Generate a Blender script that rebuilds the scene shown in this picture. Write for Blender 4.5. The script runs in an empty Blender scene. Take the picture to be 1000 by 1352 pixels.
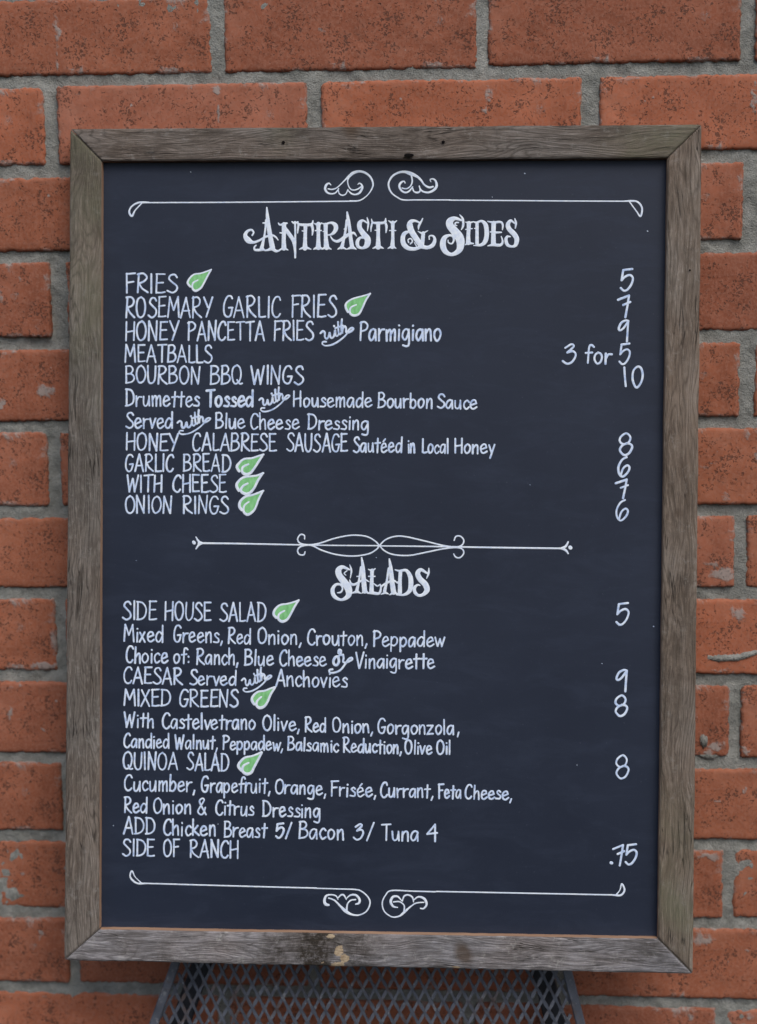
import bpy, math, random
from mathutils import Vector, Matrix, noise
random.seed(7)
R = math.radians
S = bpy.context.scene
COL = S.collection

# ------------------------------------------------------------------ camera
# metres; the brick face is the plane y = 0, x runs right, z runs up
FPX = 1875.55                       # focal length for a picture 1352 units high
CAM = Vector((0.31831, -1.11944, -0.21038))
pitch, yaw, roll = -0.1146, 0.0583, 0.0069
RC = (Matrix.Rotation(yaw, 3, 'Z') @ Matrix.Rotation(pitch, 3, 'X') @ Matrix.Rotation(roll, 3, 'Y'))
right, fwd, up = RC.col[0], RC.col[1], RC.col[2]
cd = bpy.data.cameras.new('camera')
cam = bpy.data.objects.new('camera', cd); COL.objects.link(cam)
m = Matrix((right, up, -fwd)).transposed().to_4x4(); m.translation = CAM
cam.matrix_world = m
cd.sensor_fit = 'VERTICAL'; cd.sensor_height = 36.0; cd.lens = FPX / 1352 * 36
cd.clip_start = 0.05; cd.clip_end = 100
cd.dof.use_dof = True; cd.dof.focus_distance = 1.075; cd.dof.aperture_fstop = 3.0
S.camera = cam

# ------------------------------------------------------------------ light
EL, AZ = 52.0, 28.0                 # overcast: a very broad sun high in front, a little from the right
w = bpy.data.worlds.new("World"); S.world = w; w.use_nodes = True
nt = w.node_tree
sky = nt.nodes.new('ShaderNodeTexSky'); sky.sky_type = 'NISHITA'; sky.sun_disc = False
sky.sun_elevation = R(EL); sky.sun_rotation = R(180 - AZ)
sky.air_density = 1.0; sky.dust_density = 3.0; sky.ozone_density = 1.0
bg = nt.nodes['Background']; bg.inputs['Strength'].default_value = 0.10
nt.links.new(sky.outputs[0], bg.inputs['Color'])
sl = bpy.data.lights.new('sun', 'SUN'); sl.energy = 1.2; sl.angle = R(38); sl.color = (1, 0.96, 0.9)
so = bpy.data.objects.new('sun', sl); COL.objects.link(so)
d = Vector((math.cos(R(EL)) * math.sin(R(AZ)), -math.cos(R(EL)) * math.cos(R(AZ)), math.sin(R(EL))))
so.rotation_euler = d.to_track_quat('Z', 'Y').to_euler()
S.view_settings.view_transform = 'Standard'; S.view_settings.look = 'None'
S.view_settings.gamma = 1; S.view_settings.exposure = 0.40

# ------------------------------------------------------------------ helpers
def ray(px, py):
    return (right * ((px - 500) / FPX) + fwd - up * ((py - 676) / FPX))
def on_wall(px, py, y=0.0):
    r = ray(px, py); t = (y - CAM.y) / r.y
    return CAM + r * t

def obj(name, verts, faces, mat, parent=None, smooth=False, mats=None, fm=None):
    me = bpy.data.meshes.new(name); me.from_pydata(verts, [], faces)
    for mm in (mats or [mat]): me.materials.append(mm)
    if fm: me.polygons.foreach_set('material_index', fm)
    if smooth: me.polygons.foreach_set('use_smooth', [True] * len(me.polygons))
    me.update()
    o = bpy.data.objects.new(name, me); COL.objects.link(o)
    if parent: o.parent = parent
    return o
def empty(name, loc=(0, 0, 0)):
    o = bpy.data.objects.new(name, None); COL.objects.link(o); o.location = loc
    o.empty_display_size = .05
    return o

class NT:
    """small node-tree builder"""
    def __init__(s, name):
        s.m = bpy.data.materials.new(name); s.m.use_nodes = True
        s.t = s.m.node_tree; s.b = s.t.nodes['Principled BSDF']
        s.co = s.t.nodes.new('ShaderNodeTexCoord')
    def n(s, kind, **k):
        nd = s.t.nodes.new('ShaderNode' + kind)
        for a, v in k.items(): setattr(nd, a, v)
        return nd
    def l(s, a, b): s.t.links.new(a, b)
    def map(s, scale=(1, 1, 1), loc=(0, 0, 0), src='Object', rnd=True):
        mp = s.n('Mapping'); mp.inputs['Scale'].default_value = scale; mp.inputs['Location'].default_value = loc
        s.l(s.co.outputs[src], mp.inputs['Vector'])
        return mp.outputs[0]
    def noise(s, vec, scale, detail=4, rough=.55, dist=0):
        nd = s.n('TexNoise'); nd.inputs['Scale'].default_value = scale; nd.inputs['Detail'].default_value = detail
        nd.inputs['Roughness'].default_value = rough; nd.inputs['Distortion'].default_value = dist
        s.l(vec, nd.inputs['Vector']); return nd.outputs['Fac']
    def ramp(s, fac, stops, interp='LINEAR'):
        nd = s.n('ValToRGB'); cr = nd.color_ramp; cr.interpolation = interp
        while len(cr.elements) < len(stops): cr.elements.new(.5)
        for e, (p, c) in zip(cr.elements, stops):
            e.position = p; e.color = (*c, 1) if hasattr(c, '__len__') else (c, c, c, 1)
        s.l(fac, nd.inputs[0]); return nd.outputs[0]
    def mix(s, fac, a, b, mode='MIX'):
        nd = s.n('Mix', data_type='RGBA', blend_type=mode)
        for sock, v in ((nd.inputs[0], fac), (nd.inputs[6], a), (nd.inputs[7], b)):
            if hasattr(v, 'is_linked') or hasattr(v, 'links'): s.l(v, sock)
            elif hasattr(v, '__len__'): sock.default_value = (*v, 1)
            else: sock.default_value = v
        return nd.outputs[2]
    def math(s, op, a, b=0.5, clamp=False):
        nd = s.n('Math', operation=op); nd.use_clamp = clamp
        for sock, v in ((nd.inputs[0], a), (nd.inputs[1], b)):
            if hasattr(v, 'links'): s.l(v, sock)
            else: sock.default_value = v
        return nd.outputs[0]
    def bump(s, h, strength, dist, prev=None):
        nd = s.n('Bump'); nd.inputs['Strength'].default_value = strength; nd.inputs['Distance'].default_value = dist
        s.l(h, nd.inputs['Height'])
        if prev: s.l(prev, nd.inputs['Normal'])
        return nd.outputs[0]
    def attr(s, name):
        nd = s.n('Attribute'); nd.attribute_name = name; return nd.outputs['Fac']
    def out(s, color=None, rough=None, normal=None, spec=None):
        for k, v in (('Base Color', color), ('Roughness', rough), ('Normal', normal), ('Specular IOR Level', spec)):
            if v is None: continue
            if hasattr(v, 'links'): s.l(v, s.b.inputs[k])
            elif hasattr(v, '__len__'): s.b.inputs[k].default_value = (*v, 1)
            else: s.b.inputs[k].default_value = v
        return s.m

# ------------------------------------------------------------------ materials
def brick_mat():
    t = NT('fired_clay'); v = t.map()
    oi = t.n('ObjectInfo')
    n1 = t.noise(v, 28, 5, .6)
    base = t.ramp(n1, [(.25, (.240, .080, .044)), (.5, (.330, .114, .063)), (.75, (.39, .148, .088))])
    tone = t.ramp(oi.outputs['Random'], [(0, (.80, .74, .72)), (.25, (1.02, .98, .92)), (.5, (.92, .86, .80)), (.75, (1.08, 1.10, 1.16)), (1, (1.16, 1.04, .92))])
    blotch = t.noise(t.map((1, 1.0, 1.4), (.7, .1, .3)), 13, 4, .6, .8)
    base = t.mix(t.ramp(blotch, [(.38, .32), (.50, 0)]), base, (.22, .075, .042))
    base = t.mix(t.ramp(blotch, [(.52, 0), (.70, .5)]), base, (.40, .185, .125))
    base = t.mix(1, base, tone, 'MULTIPLY')
    fine = t.noise(v, 420, 3, .7)
    base = t.mix(t.ramp(fine, [(.42, 0.0), (.7, .5)]), base, (.37, .18, .125))
    # vertical wire-cut drag marks
    drag = t.noise(t.map((260, 260, 45)), 1, 3, .6)
    base = t.mix(t.ramp(drag, [(.6, 0), (.8, .28)]), base, (.16, .055, .035))
    # dark iron pits
    vo = t.n('TexVoronoi'); vo.inputs['Scale'].default_value = 430; vo.inputs['Randomness'].default_value = 1
    wob = t.n('VectorMath', operation='ADD')
    wn = t.n('TexNoise'); wn.inputs['Scale'].default_value = 420; t.l(v, wn.inputs['Vector'])
    sc = t.n('VectorMath', operation='SCALE'); sc.inputs['Scale'].default_value = .006
    t.l(wn.outputs['Color'], sc.inputs[0]); t.l(v, wob.inputs[0]); t.l(sc.outputs[0], wob.inputs[1])
    t.l(wob.outputs[0], vo.inputs['Vector'])
    cl = t.noise(v, 60, 3, .6)
    thr = t.math('MULTIPLY', t.ramp(cl, [(.42, .12), (.62, 1)]), .46)
    pit = t.ramp(t.math('SUBTRACT', thr, vo.outputs['Distance']), [(.0, 0), (.07, 1)])
    pit2 = t.ramp(t.noise(v, 480, 3, .6), [(.625, 0), (.68, 1)])
    pits = t.math('MAXIMUM', pit, t.math('MULTIPLY', pit2, t.ramp(cl, [(.40, .25), (.56, .85)])))
    big_ = t.ramp(t.noise(t.map((1, 1, .7), (.1, .5, .9)), 150, 2, .5), [(.70, 0), (.735, 1)])
    pits = t.math('MAXIMUM', pits, t.math('MULTIPLY', big_, .9))
    base = t.mix(t.math('MULTIPLY', pits, .68), base, (.065, .034, .026))
    # mortar smears: in blots, more along the brick edges
    sm = t.noise(v, 24, 6, .72, .5)
    edge = t.attr('edge')
    k = t.math('ADD', sm, t.math('MULTIPLY', edge, .16))
    mask = t.math('MULTIPLY', t.ramp(k, [(.675, 0), (.74, 1)]), t.ramp(t.noise(v, 260, 4, .7), [(.36, 0), (.62, .85)]))
    lime = t.ramp(t.math('MULTIPLY', t.attr('lime'), t.math('ADD', t.noise(v, 130, 6, .8), t.math('MULTIPLY', t.noise(v, 420, 3, .7), .5))), [(.34, 0), (.50, .8)])
    mask = t.math('MAXIMUM', mask, lime)
    base = t.mix(mask, base, (.33, .30, .28))
    dots = t.ramp(t.noise(t.map((1, 1, 1), (.31, .2, .7)), 120, 3, .6), [(.735, 0), (.765, .7)])
    base = t.mix(dots, base, (.34, .32, .30))
    h = t.math('SUBTRACT', t.math('MULTIPLY', fine, .35), t.math('MULTIPLY', pits, 1.0))
    h = t.math('ADD', h, t.math('MULTIPLY', mask, .5))
    h = t.math('ADD', h, t.math('MULTIPLY', drag, .4))
    nb = t.bump(h, .75, .0011)
    return t.out(base, .88, nb, .3)
def mortar_mat():
    t = NT('sand_mortar'); v = t.map()
    a = t.noise(v, 55, 6, .7)
    c = t.ramp(a, [(.3, (.175, .18, .165)), (.5, (.27, .275, .255)), (.7, (.38, .38, .355))])
    g = t.noise(v, 900, 2, .7)
    c = t.mix(t.ramp(g, [(.55, 0), (.7, .7)]), c, (.16, .155, .135))
    g2 = t.noise(t.map((1, 1, 1), (3, 1, 2)), 500, 2, .6)
    c = t.mix(t.ramp(g2, [(.68, 0), (.76, .8)]), c, (.50, .49, .46))
    h = t.math('ADD', g, t.math('MULTIPLY', t.noise(v, 240, 4, .6), 1.2))
    return t.out(c, .95, t.bump(h, .9, .0016), .2)

def wood_mat(name, tints, green=0, seed=0.0, pale=.4):
    """weathered softwood; local x runs with the grain"""
    t = NT(name)
    v = t.map((1, 1, 1), (seed, seed * .7, 0))
    # warp gives cathedral grain
    wn = t.n('TexNoise'); wn.inputs['Scale'].default_value = 9; wn.inputs['Detail'].default_value = 2
    t.l(t.map((1, 2.2, 1), (seed, 3.1, seed)), wn.inputs['Vector'])
    sc = t.n('VectorMath', operation='MULTIPLY'); sc.inputs[1].default_value = (0, .020, 0)
    t.l(wn.outputs['Color'], sc.inputs[0])
    ad = t.n('VectorMath', operation='ADD'); t.l(v, ad.inputs[0]); t.l(sc.outputs[0], ad.inputs[1])
    def stretched(sx, sy, scale, det=5, rough=.65):
        mp = t.n('Mapping'); mp.inputs['Scale'].default_value = (sx, sy, sy); t.l(ad.outputs[0], mp.inputs['Vector'])
        return t.noise(mp.outputs[0], scale, det, rough)
    g1 = stretched(1, 12, 16, 7, .72)
    g2 = stretched(1, 13, 60, 5, .8)
    big = t.noise(t.map((1, 2.2, 1), (seed * 2, 0, 0)), 16, 5, .65)
    c = t.ramp(big, [(.3, tints[0]), (.5, tints[1]), (.68, tints[2])])
    c = t.mix(t.ramp(g1, [(.36, .6), (.50, 0)]), c, tuple(x * .5 for x in tints[0]))
    c = t.mix(t.ramp(g1, [(.52, 0), (.70, .45)]), c, tuple(min(.9, x * 1.35) for x in tints[2]))
    c = t.mix(t.ramp(g2, [(.53, 0), (.66, .55)]), c, tuple(min(.9, x * 1.7) for x in tints[2]))
    c = t.mix(t.ramp(g2, [(.33, .7), (.45, 0)]), c, tuple(x * .35 for x in tints[0]))
    rg_ = stretched(1, 7, 7, 2, .4)
    ring = t.math('PINGPONG', t.math('MULTIPLY', rg_, 22), .5)
    c = t.mix(t.math('MULTIPLY', t.ramp(ring, [(.0, .6), (.22, 0)]), t.ramp(big, [(.4, .3), (.6, 1)])), c, tuple(x * .42 for x in tints[0]))
    ck = t.math('ABSOLUTE', t.math('SUBTRACT', stretched(1, 16, 9, 3, .5), .5))
    crack = t.math('MULTIPLY', t.ramp(ck, [(.0, 1), (.012, 0)]), t.ramp(t.noise(t.map((1, 1, 1), (seed * 4, 0, 0)), 20, 2, .5), [(.50, 0), (.60, 1)]))
    c = t.mix(t.math('MULTIPLY', crack, .85), c, (.022, .018, .015))
    warm = t.noise(t.map((1, 1.5, 1), (seed * 5, 1, 0)), 6, 3, .6)
    c = t.mix(t.ramp(warm, [(.42, 0), (.62, .38)]), c, t.mix(1, c, (1.08, .88, .72), 'MULTIPLY'))
    spk = t.noise(v, 190, 5, .8)
    blot = t.noise(t.map((1, 1, 1), (seed * 3, 1, 0)), 45, 5, .7)
    c = t.mix(t.math('MULTIPLY', t.ramp(blot, [(.48, 0), (.62, 1)]), t.ramp(spk, [(.50, 0), (.62, pale)])), c, (.42, .41, .39))
    if green:
        gm = t.math('MULTIPLY', t.ramp(t.noise(t.map((1, 1, 1), (seed + 5, 0, 0)), 26, 6, .75), [(.36, .25), (.58, 1)]), t.attr('moss'))
        c = t.mix(t.math('MULTIPLY', gm, green * .75), c, (.150, .152, .095))
    # dirt and flaked patches placed by attributes on the mesh
    dk = t.math('MULTIPLY', t.attr('dark'), t.ramp(t.noise(t.map((1, 1, 1), (seed, 2, 0)), 110, 6, .8), [(.44, 1), (.58, .28)]), True)
    c = t.mix(dk, c, (.040, .033, .026))
    c = t.mix(t.ramp(t.math('ADD', t.attr('chip'), t.math('MULTIPLY', t.noise(v, 95, 4, .7), .7)), [(.74, 0), (.78, 1)]), c, t.mix(t.ramp(spk, [(.4, 0), (.6, 1)]), (.52, .42, .29), (.33, .24, .15)))
    c = t.mix(t.ramp(t.math('ADD', t.attr('knot'), t.math('MULTIPLY', g1, .25)), [(.5, 0), (.95, .8)]), c, (.085, .058, .040))
    h = t.math('ADD', t.math('MULTIPLY', g1, 1.0), t.math('MULTIPLY', g2, 1.2))
    h = t.math('ADD', h, t.math('MULTIPLY', spk, .5))
    h = t.math('SUBTRACT', h, t.math('MULTIPLY', crack, 1.5))
    h = t.math('ADD', h, t.math('MULTIPLY', ring, .6))
    return t.out(c, .86, t.bump(h, .8, .0010), .22)
def lip_mat():
    t = NT('bare_cut_wood')
    c = t.ramp(t.noise(t.map((1, 20, 20)), 30, 4, .6), [(.3, (.27, .155, .095)), (.7, (.47, .30, .20))])
    return t.out(c, .7, None, .3)
def slate_mat():
    t = NT('slate_paint'); v = t.map()
    n = t.noise(v, 7, 5, .6, .4)
    c = t.ramp(n, [(.3, (.0110, .0172, .0350)), (.7, (.0168, .0245, .0460))])
    sm = t.noise(t.map((1, 3.5, 1)), 16, 6, .75, .6)
    c = t.mix(t.ramp(sm, [(.48, 0), (.85, .26)]), c, (.055, .075, .125))
    dust = t.noise(v, 520, 2, .5)
    c = t.mix(t.ramp(dust, [(.70, 0), (.80, .16)]), c, (.20, .22, .26))
    rg = t.ramp(sm, [(.3, .50), (.7, .62)])
    return t.out(c, rg, t.bump(t.noise(v, 700, 3, .6), .25, .0002), .30)
def ink_mat():
    t = NT('white_paint_marker'); v = t.map()
    n = t.noise(v, 210, 4, .7)
    c = t.ramp(n, [(.30, (.33, .46, .74)), (.46, (.58, .70, .92)), (.66, (.80, .88, .98))])
    return t.out(c, .6, None, .3)
def ink_heavy():
    t = NT('white_paint_solid'); v = t.map()
    n = t.noise(v, 260, 4, .7)
    c = t.ramp(n, [(.35, (.62, .72, .90)), (.6, (.82, .89, .97))])
    return t.out(c, .6, None, .3)
def green_mat():
    t = NT('green_paint_marker'); v = t.map()
    c = t.ramp(t.noise(t.map((1, .4, 1)), 330, 4, .7), [(.3, (.15, .44, .16)), (.55, (.24, .60, .25)), (.75, (.33, .68, .34))])
    return t.out(c, .6, None, .3)
def metal_mat():
    t = NT('worn_painted_steel'); v = t.map()
    n = t.noise(v, 40, 5, .65)
    c = t.ramp(n, [(.35, (.050, .058, .078)), (.65, (.105, .118, .15))])
    c = t.mix(t.ramp(t.noise(v, 150, 5, .75), [(.57, 0), (.66, .7)]), c, (.24, .25, .27))
    c = t.mix(t.ramp(t.noise(t.map((1, 1, 1), (2, 2, 2)), 60, 4, .7), [(.54, 0), (.66, .65)]), c, (.085, .050, .034))
    return t.out(c, .55, t.bump(n, .3, .0005), .5)
def dark_metal():
    t = NT('dark_steel')
    c = t.ramp(t.noise(t.map(), 60, 4, .6), [(.4, (.014, .016, .022)), (.7, (.03, .034, .045))])
    return t.out(c, .6, None, .4)

M_BRICK, M_MORTAR, M_SLATE, M_INK, M_HEAVY, M_GREEN = brick_mat(), mortar_mat(), slate_mat(), ink_mat(), ink_heavy(), green_mat()
M_LIP, M_METAL, M_DARKM = lip_mat(), metal_mat(), dark_metal()

# ------------------------------------------------------------------ brick wall
LJ = [108, 226, 339, 454, 564, 676, 783, 893, 1001, 1105, 1206, 1303]      # bed joints where they cross near the left edge
RJ = [90, 206, 325, 444, 558, 674, 784, 898, 1008, 1116, 1221, 1326]       # and near the right edge
C, P = .06773, .2032
lz = {}
for k in range(12):
    a, b = on_wall(40, LJ[k]), on_wall(960, RJ[k])
    lz[k] = (a.z - (b.z - a.z) / (b.x - a.x) * a.x, (b.z - a.z) / (b.x - a.x))
for k in (-1, -2, -3): lz[k] = (lz[k + 1][0] + C * .985, lz[0][1])
for k in (12, 13, 14, 15): lz[k] = (lz[k - 1][0] - C * .98, lz[11][1] * .8)
def zj(k, x): return lz[k][0] + lz[k][1] * x
# head joints that show, by course: picture x at mid course, joint width in metres
vis = {0: [(287, .0115), (637, .0100), (988, .012)], 1: [(67, .012), (415, .0125), (780, .0150)],
       2: [(992, .014)], 3: [(77, .0135)], 4: [(987, .013)], 5: [(71.5, .0115)], 6: [(978, .0105)], 7: [(81, .010)],
       8: [(971, .0105)], 9: [(88, .009)], 10: [(962, .0095)], 11: [(98, .010)], 12: [(952, .010)]}
wall = empty('brick_wall', (0.3, 0, -.9))
wall['label'] = 'red brick wall with thick grey mortar joints behind the framed menu board'
wall['category'] = 'wall'
woff = Vector(wall.location)
XMIN, XMAX = -.34, 1.0
# whitish bloom and mortar left on the faces: picture x, y, half sizes, strength
LIME = []
for px_, py_, wx_, wy_, am in [(76, 40, 7, 26, .75), (75, 80, 3.5, 26, .75), (288, 120, 10, 10, .8), (289, 148, 4, 20, .8), (272, 147, 6, 6, .6), (645, 125, 7, 22, .75), (642, 146, 7, 6, .8), (854, 131, 7, 7, .7), (996, 130, 6, 28, .8),
      (60, 515, 20, 11, .85), (2, 534, 10, 9, .9), (3, 390, 10, 14, .7), (28, 366, 8, 7, .6), (52, 432, 6, 20, .55), (425, 38, 5, 6, .6), (324, 25, 6, 8, .5), (60, 880, 34, 7, .85), (72, 850, 7, 32, .7), (14, 942, 4, 18, .7), (58, 962, 7, 5, .8),
      (55, 1230, 5, 7, .8), (8, 1125, 6, 8, .7), (30, 1155, 5, 5, .7), (52, 1238, 5, 6, .7), (955, 758, 26, 11, .85), (940, 745, 18, 8, .7), (975, 812, 18, 16, .7), (950, 884, 30, 5, .6), (945, 985, 20, 8, .85), (935, 995, 14, 6, .8),
      (985, 990, 14, 6, .7), (982, 1045, 5, 5, .8), (950, 1057, 8, 4, .7), (925, 1120, 12, 7, .8), (935, 1130, 22, 8, .8), (928, 1240, 20, 12, .8), (940, 1225, 26, 6, .75), (960, 1268, 5, 5, .8), (985, 1255, 5, 5, .7), (912, 1345, 6, 6, .8), (990, 1345, 8, 8, .8),
      (935, 615, 22, 6, .6), (960, 655, 14, 10, .6), (985, 575, 12, 10, .6), (1000, 600, 8, 18, .6), (75, 790, 12, 5, .6), (130, 1285, 12, 5, .5)]:
    q = on_wall(px_, py_); LIME.append((q.x, q.z, wx_ * .00058, wy_ * .00058, am))
nb = 0
for row in range(-2, 15):
    xs = []
    for px, jw in vis.get(row, []):
        kk = max(0, min(11, row)); py = (LJ[kk] + RJ[kk]) / 2 - 55
        xs.append((on_wall(px, py + (55 + 50 if row == 12 else 0)).x, jw))
    if not xs: xs = [((.0 if row % 2 else .1) + .02 * random.uniform(-1, 1) + (0.1 if row == -1 else 0), .011)]
    xs.sort()
    # carry the course on to either side of the joints that show
    while xs[0][0] > XMIN: xs.insert(0, (xs[0][0] - P * random.uniform(.985, 1.015), random.uniform(.009, .012)))
    while xs[-1][0] < XMAX: xs.append((xs[-1][0] + P * random.uniform(.985, 1.015), random.uniform(.009, .012)))
    for i in range(len(xs) - 1):
        x0 = xs[i][0] + xs[i][1] / 2 - .0011; x1 = xs[i + 1][0] - xs[i + 1][1] / 2 + .0011
        if x1 - x0 < .03: continue
        jt, jb = .0040 + random.uniform(-.0006, .0006), .0043 + random.uniform(-.0006, .0006)
        cx = (x0 + x1) / 2; w_ = x1 - x0
        zt0, zt1 = zj(row - 1, x0) - jt, zj(row - 1, x1) - jt
        zb0, zb1 = zj(row, x0) + jb, zj(row, x1) + jb
        cz = (zt0 + zt1 + zb0 + zb1) / 4
        full = (x0 < .13 and x1 > -.12) or (x1 > .48 and x0 < .64) or row <= 1 or row >= 11
        nx, nz = (88, 30) if full else (14, 6)
        if x1 < -.1 or x0 > .66: nx, nz = 30, 12
        seed = nb * 7.31
        dep = random.uniform(-.0012, .0012); CR = [random.choice((.0018, .0025, .0035, .006)) for _ in range(4)]; tx, tz = random.uniform(-.0022, .0022), random.uniform(-.012, .012)
        V = []; E_ = []; F = []; LM = []
        def edge_n(s, q): return noise.noise(Vector((s * 70, q, seed))) * .0013 + noise.noise(Vector((s * 300, q + 3, seed))) * .0010
        for j in range(nz + 1):
            for i2 in range(nx + 1):
                # denser lines close to the edges
                u = .5 - .5 * math.cos(math.pi * i2 / nx); u = .35 * u + .65 * i2 / nx
                vv = .5 - .5 * math.cos(math.pi * j / nz); vv = .45 * vv + .55 * j / nz
                zt = zt0 + (zt1 - zt0) * u; zb = zb0 + (zb1 - zb0) * u
                xx = x0 + w_ * u; zz = zt + (zb - zt) * vv
                du, dv = min(u, 1 - u) * w_, min(vv, 1 - vv) * (zt - zb)
                # edge raggedness fading inward
                fu, fv = math.exp(-du / .004), math.exp(-dv / .004)
                xx += (1 if u < .5 else -1) * abs(edge_n(zz, 1 if u < .5 else 2)) * 1.6 * fu
                zz += (-1 if vv < .5 else 1) * abs(edge_n(xx, 5 if vv < .5 else 6)) * 1.6 * fv
                # rounded corners in plan
                cr_ = CR[(0 if u < .5 else 1) + (0 if vv < .5 else 2)]
                if du < cr_ and dv < cr_:
                    a, b = cr_ - du, cr_ - dv; r = math.hypot(a, b)
                    if r > cr_:
                        s_ = cr_ / r; xx += (1 if u < .5 else -1) * a * (1 - s_) * .8; zz += (-1 if vv < .5 else 1) * b * (1 - s_) * .8
                dd = min(du, dv)
                y = dep + tx * (u - .5) + tz * (vv - .5) * .1
                y += .0019 * math.exp(-dd / .0009)                        # arris rounds back
                p3 = Vector((xx, zz, seed))
                y -= noise.noise(p3 * 42) * .0007 + noise.noise(p3 * 130) * .00045 + noise.noise(p3 * 340) * .00025
                V.append((xx - cx, y, zz - cz)); E_.append(max(0, 1 - dd / .012))
                lm = 0
                if full:
                    wx2 = noise.noise(Vector((xx * 160, zz * 160, 3))) * .0042 + noise.noise(Vector((xx * 420, zz * 420, 5))) * .002
                    wz2 = noise.noise(Vector((xx * 160, zz * 160, 13))) * .0042 + noise.noise(Vector((xx * 420, zz * 420, 15))) * .002
                    for qx, qz, sx_, sz_, am in LIME:
                        e = ((xx + wx2 * min(1, sx_ * 250) - qx) / sx_) ** 2 + ((zz + wz2 * min(1, sz_ * 250) - qz) / sz_) ** 2
                        if e < 6: lm = max(lm, am * math.exp(-e))
                LM.append(lm)
        for j in range(nz):
            for i2 in range(nx):
                a = j * (nx + 1) + i2
                F.append((a, a + nx + 1, a + nx + 2, a + 1))
        # sides going back into the wall
        ring = list(range(nx + 1)) + [j * (nx + 1) + nx for j in range(1, nz + 1)] + [nz * (nx + 1) + i2 for i2 in range(nx - 1, -1, -1)] + [j * (nx + 1) for j in range(nz - 1, 0, -1)]
        b0 = len(V)
        for a in ring:
            V.append((V[a][0], .05, V[a][2])); E_.append(1); LM.append(0)
        for q in range(len(ring)):
            q2 = (q + 1) % len(ring)
            F.append((ring[q], ring[q2], b0 + q2, b0 + q))
        o = obj('brick', V, F, M_BRICK, wall, smooth=True)
        at = o.data.attributes.new('edge', 'FLOAT', 'POINT'); at.data.foreach_set('value', E_)
        at = o.data.attributes.new('lime', 'FLOAT', 'POINT'); at.data.foreach_set('value', LM)
        o.location = Vector((cx, 0, cz)) - woff
        nb += 1

# mortar: one bed of struck joints behind and between the bricks
def mortar():
    V = []; F = []
    x0, x1, z0, z1 = XMIN - .02, XMAX - .1, zj(14, 0), zj(-3, 0) - .02
    nx, nz = int((x1 - x0) / .0028), int((z1 - z0) / .0028)
    for j in range(nz + 1):
        z = z0 + (z1 - z0) * j / nz
        for i in range(nx + 1):
            x = x0 + (x1 - x0) * i / nx
            if .12 < x < .46 and -.66 < z < -.1: y = .004
            else:
                y = .0027 - noise.noise(Vector((x * 28, z * 28, 1))) * .0014 - noise.noise(Vector((x * 90, z * 90, 4))) * .0015 - noise.noise(Vector((x * 230, z * 230, 9))) * .0012
            V.append((x, y, z))
    for j in range(nz):
        for i in range(nx):
            a = j * (nx + 1) + i
            F.append((a, a + 1, a + nx + 2, a + nx + 1))
    o = obj('mortar', V, F, M_MORTAR, wall, smooth=True)
    o.location = -woff
mortar()

# mortar squeezed out and left on the brick faces
def lump(pts, rad, dep, seed):
    """a ridge along picture points pts"""
    P3 = [on_wall(*p) for p in pts]
    n = 26; V = []; F = []
    L = []
    for i in range(n + 1):
        t = i / n * (len(P3) - 1); a = min(int(t), len(P3) - 2)
        L.append(P3[a].lerp(P3[a + 1], t - a))
    for i, p in enumerate(L):
        e = max(0, math.sin(math.pi * i / n)) ** .28
        r = rad * e * (1 + .45 * noise.noise(Vector((i * .33, seed, 0)))) + .0002
        for j in range(9):
            a = math.pi * j / 8
            rr = r * (1 + .45 * noise.noise(Vector((i * .8, j * .9, seed))))
            V.append((p.x, .0022 - math.sin(a) * dep * e * (1 + .4 * noise.noise(Vector((i * .7, j, seed + 5)))), p.z + math.cos(a) * rr))
    for i in range(n):
        for j in range(8):
            a = i * 9 + j; F.append((a, a + 9, a + 10, a + 1))
    o = obj('mortar_smear', V, F, M_MORTAR, wall, smooth=True); o.location = -woff
lump([(930, 868), (950, 869), (975, 868), (1004, 860)], .0034, .0052, 1)
lump([(924, 976), (929, 979), (935, 978)], .0060, .0045, 2)
lump([(922, 997), (940, 999), (950, 997)], .0026, .0024, 6)
lump([(1, 534), (6, 531)], .0030, .0026, 7)

# ------------------------------------------------------------------ the framed board
bx, bz, bw, bh, d0, d1, rl, dy = .31831 * 0 + .0186217, -.0409504, .480486, .6372343, .0188197, .0842308, .0090, -.004114
def bcorner(u, v):
    x = u * bw; z = -v * bh
    return Vector((bx + x * math.cos(rl) + z * math.sin(rl), -(d0 + (d1 - d0) * v + dy * u), bz - x * math.sin(rl) + z * math.cos(rl)))
tl, tr, br_, bl = [bcorner(*q) for q in ((0, 0), (1, 0), (1, 1), (0, 1))]
ex = (tr - tl).normalized(); ey0 = (tl - bl); ey = (ey0 - ex * ey0.dot(ex)).normalized(); en = ex.cross(ey)   # en points to the viewer
if en.y > 0: en = -en
cen = (tl + tr + br_ + bl) / 4
BW, BH = (tr - tl).length, (tl - bl).length
sign = empty('chalkboard_sign')
M4 = Matrix((ex, ey, en)).transposed().to_4x4(); M4.translation = cen
sign.matrix_world = M4
sign['label'] = 'black chalkboard menu in a weathered wood frame, lettered in white, leaning on brick wall'
sign['category'] = 'menu board'
REC = .0075                                   # how far the slate sits behind the frame's face
def loc(px, py, depth=-REC):
    """picture point -> local x, y on a plane parallel to the board face"""
    r = ray(px, py); o_ = cen + en * depth
    t = (o_ - CAM).dot(en) / r.dot(en); q = CAM + r * t - cen
    return q.dot(ex), q.dot(ey)
outer = [loc(93, 170, 0), loc(927, 164, 0), loc(915, 1286, 0), loc(85, 1268, 0)]
inner = [loc(134, 212, 0), loc(882, 208, 0), loc(869.5, 1240, 0), loc(131, 1227.5, 0)]

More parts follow.
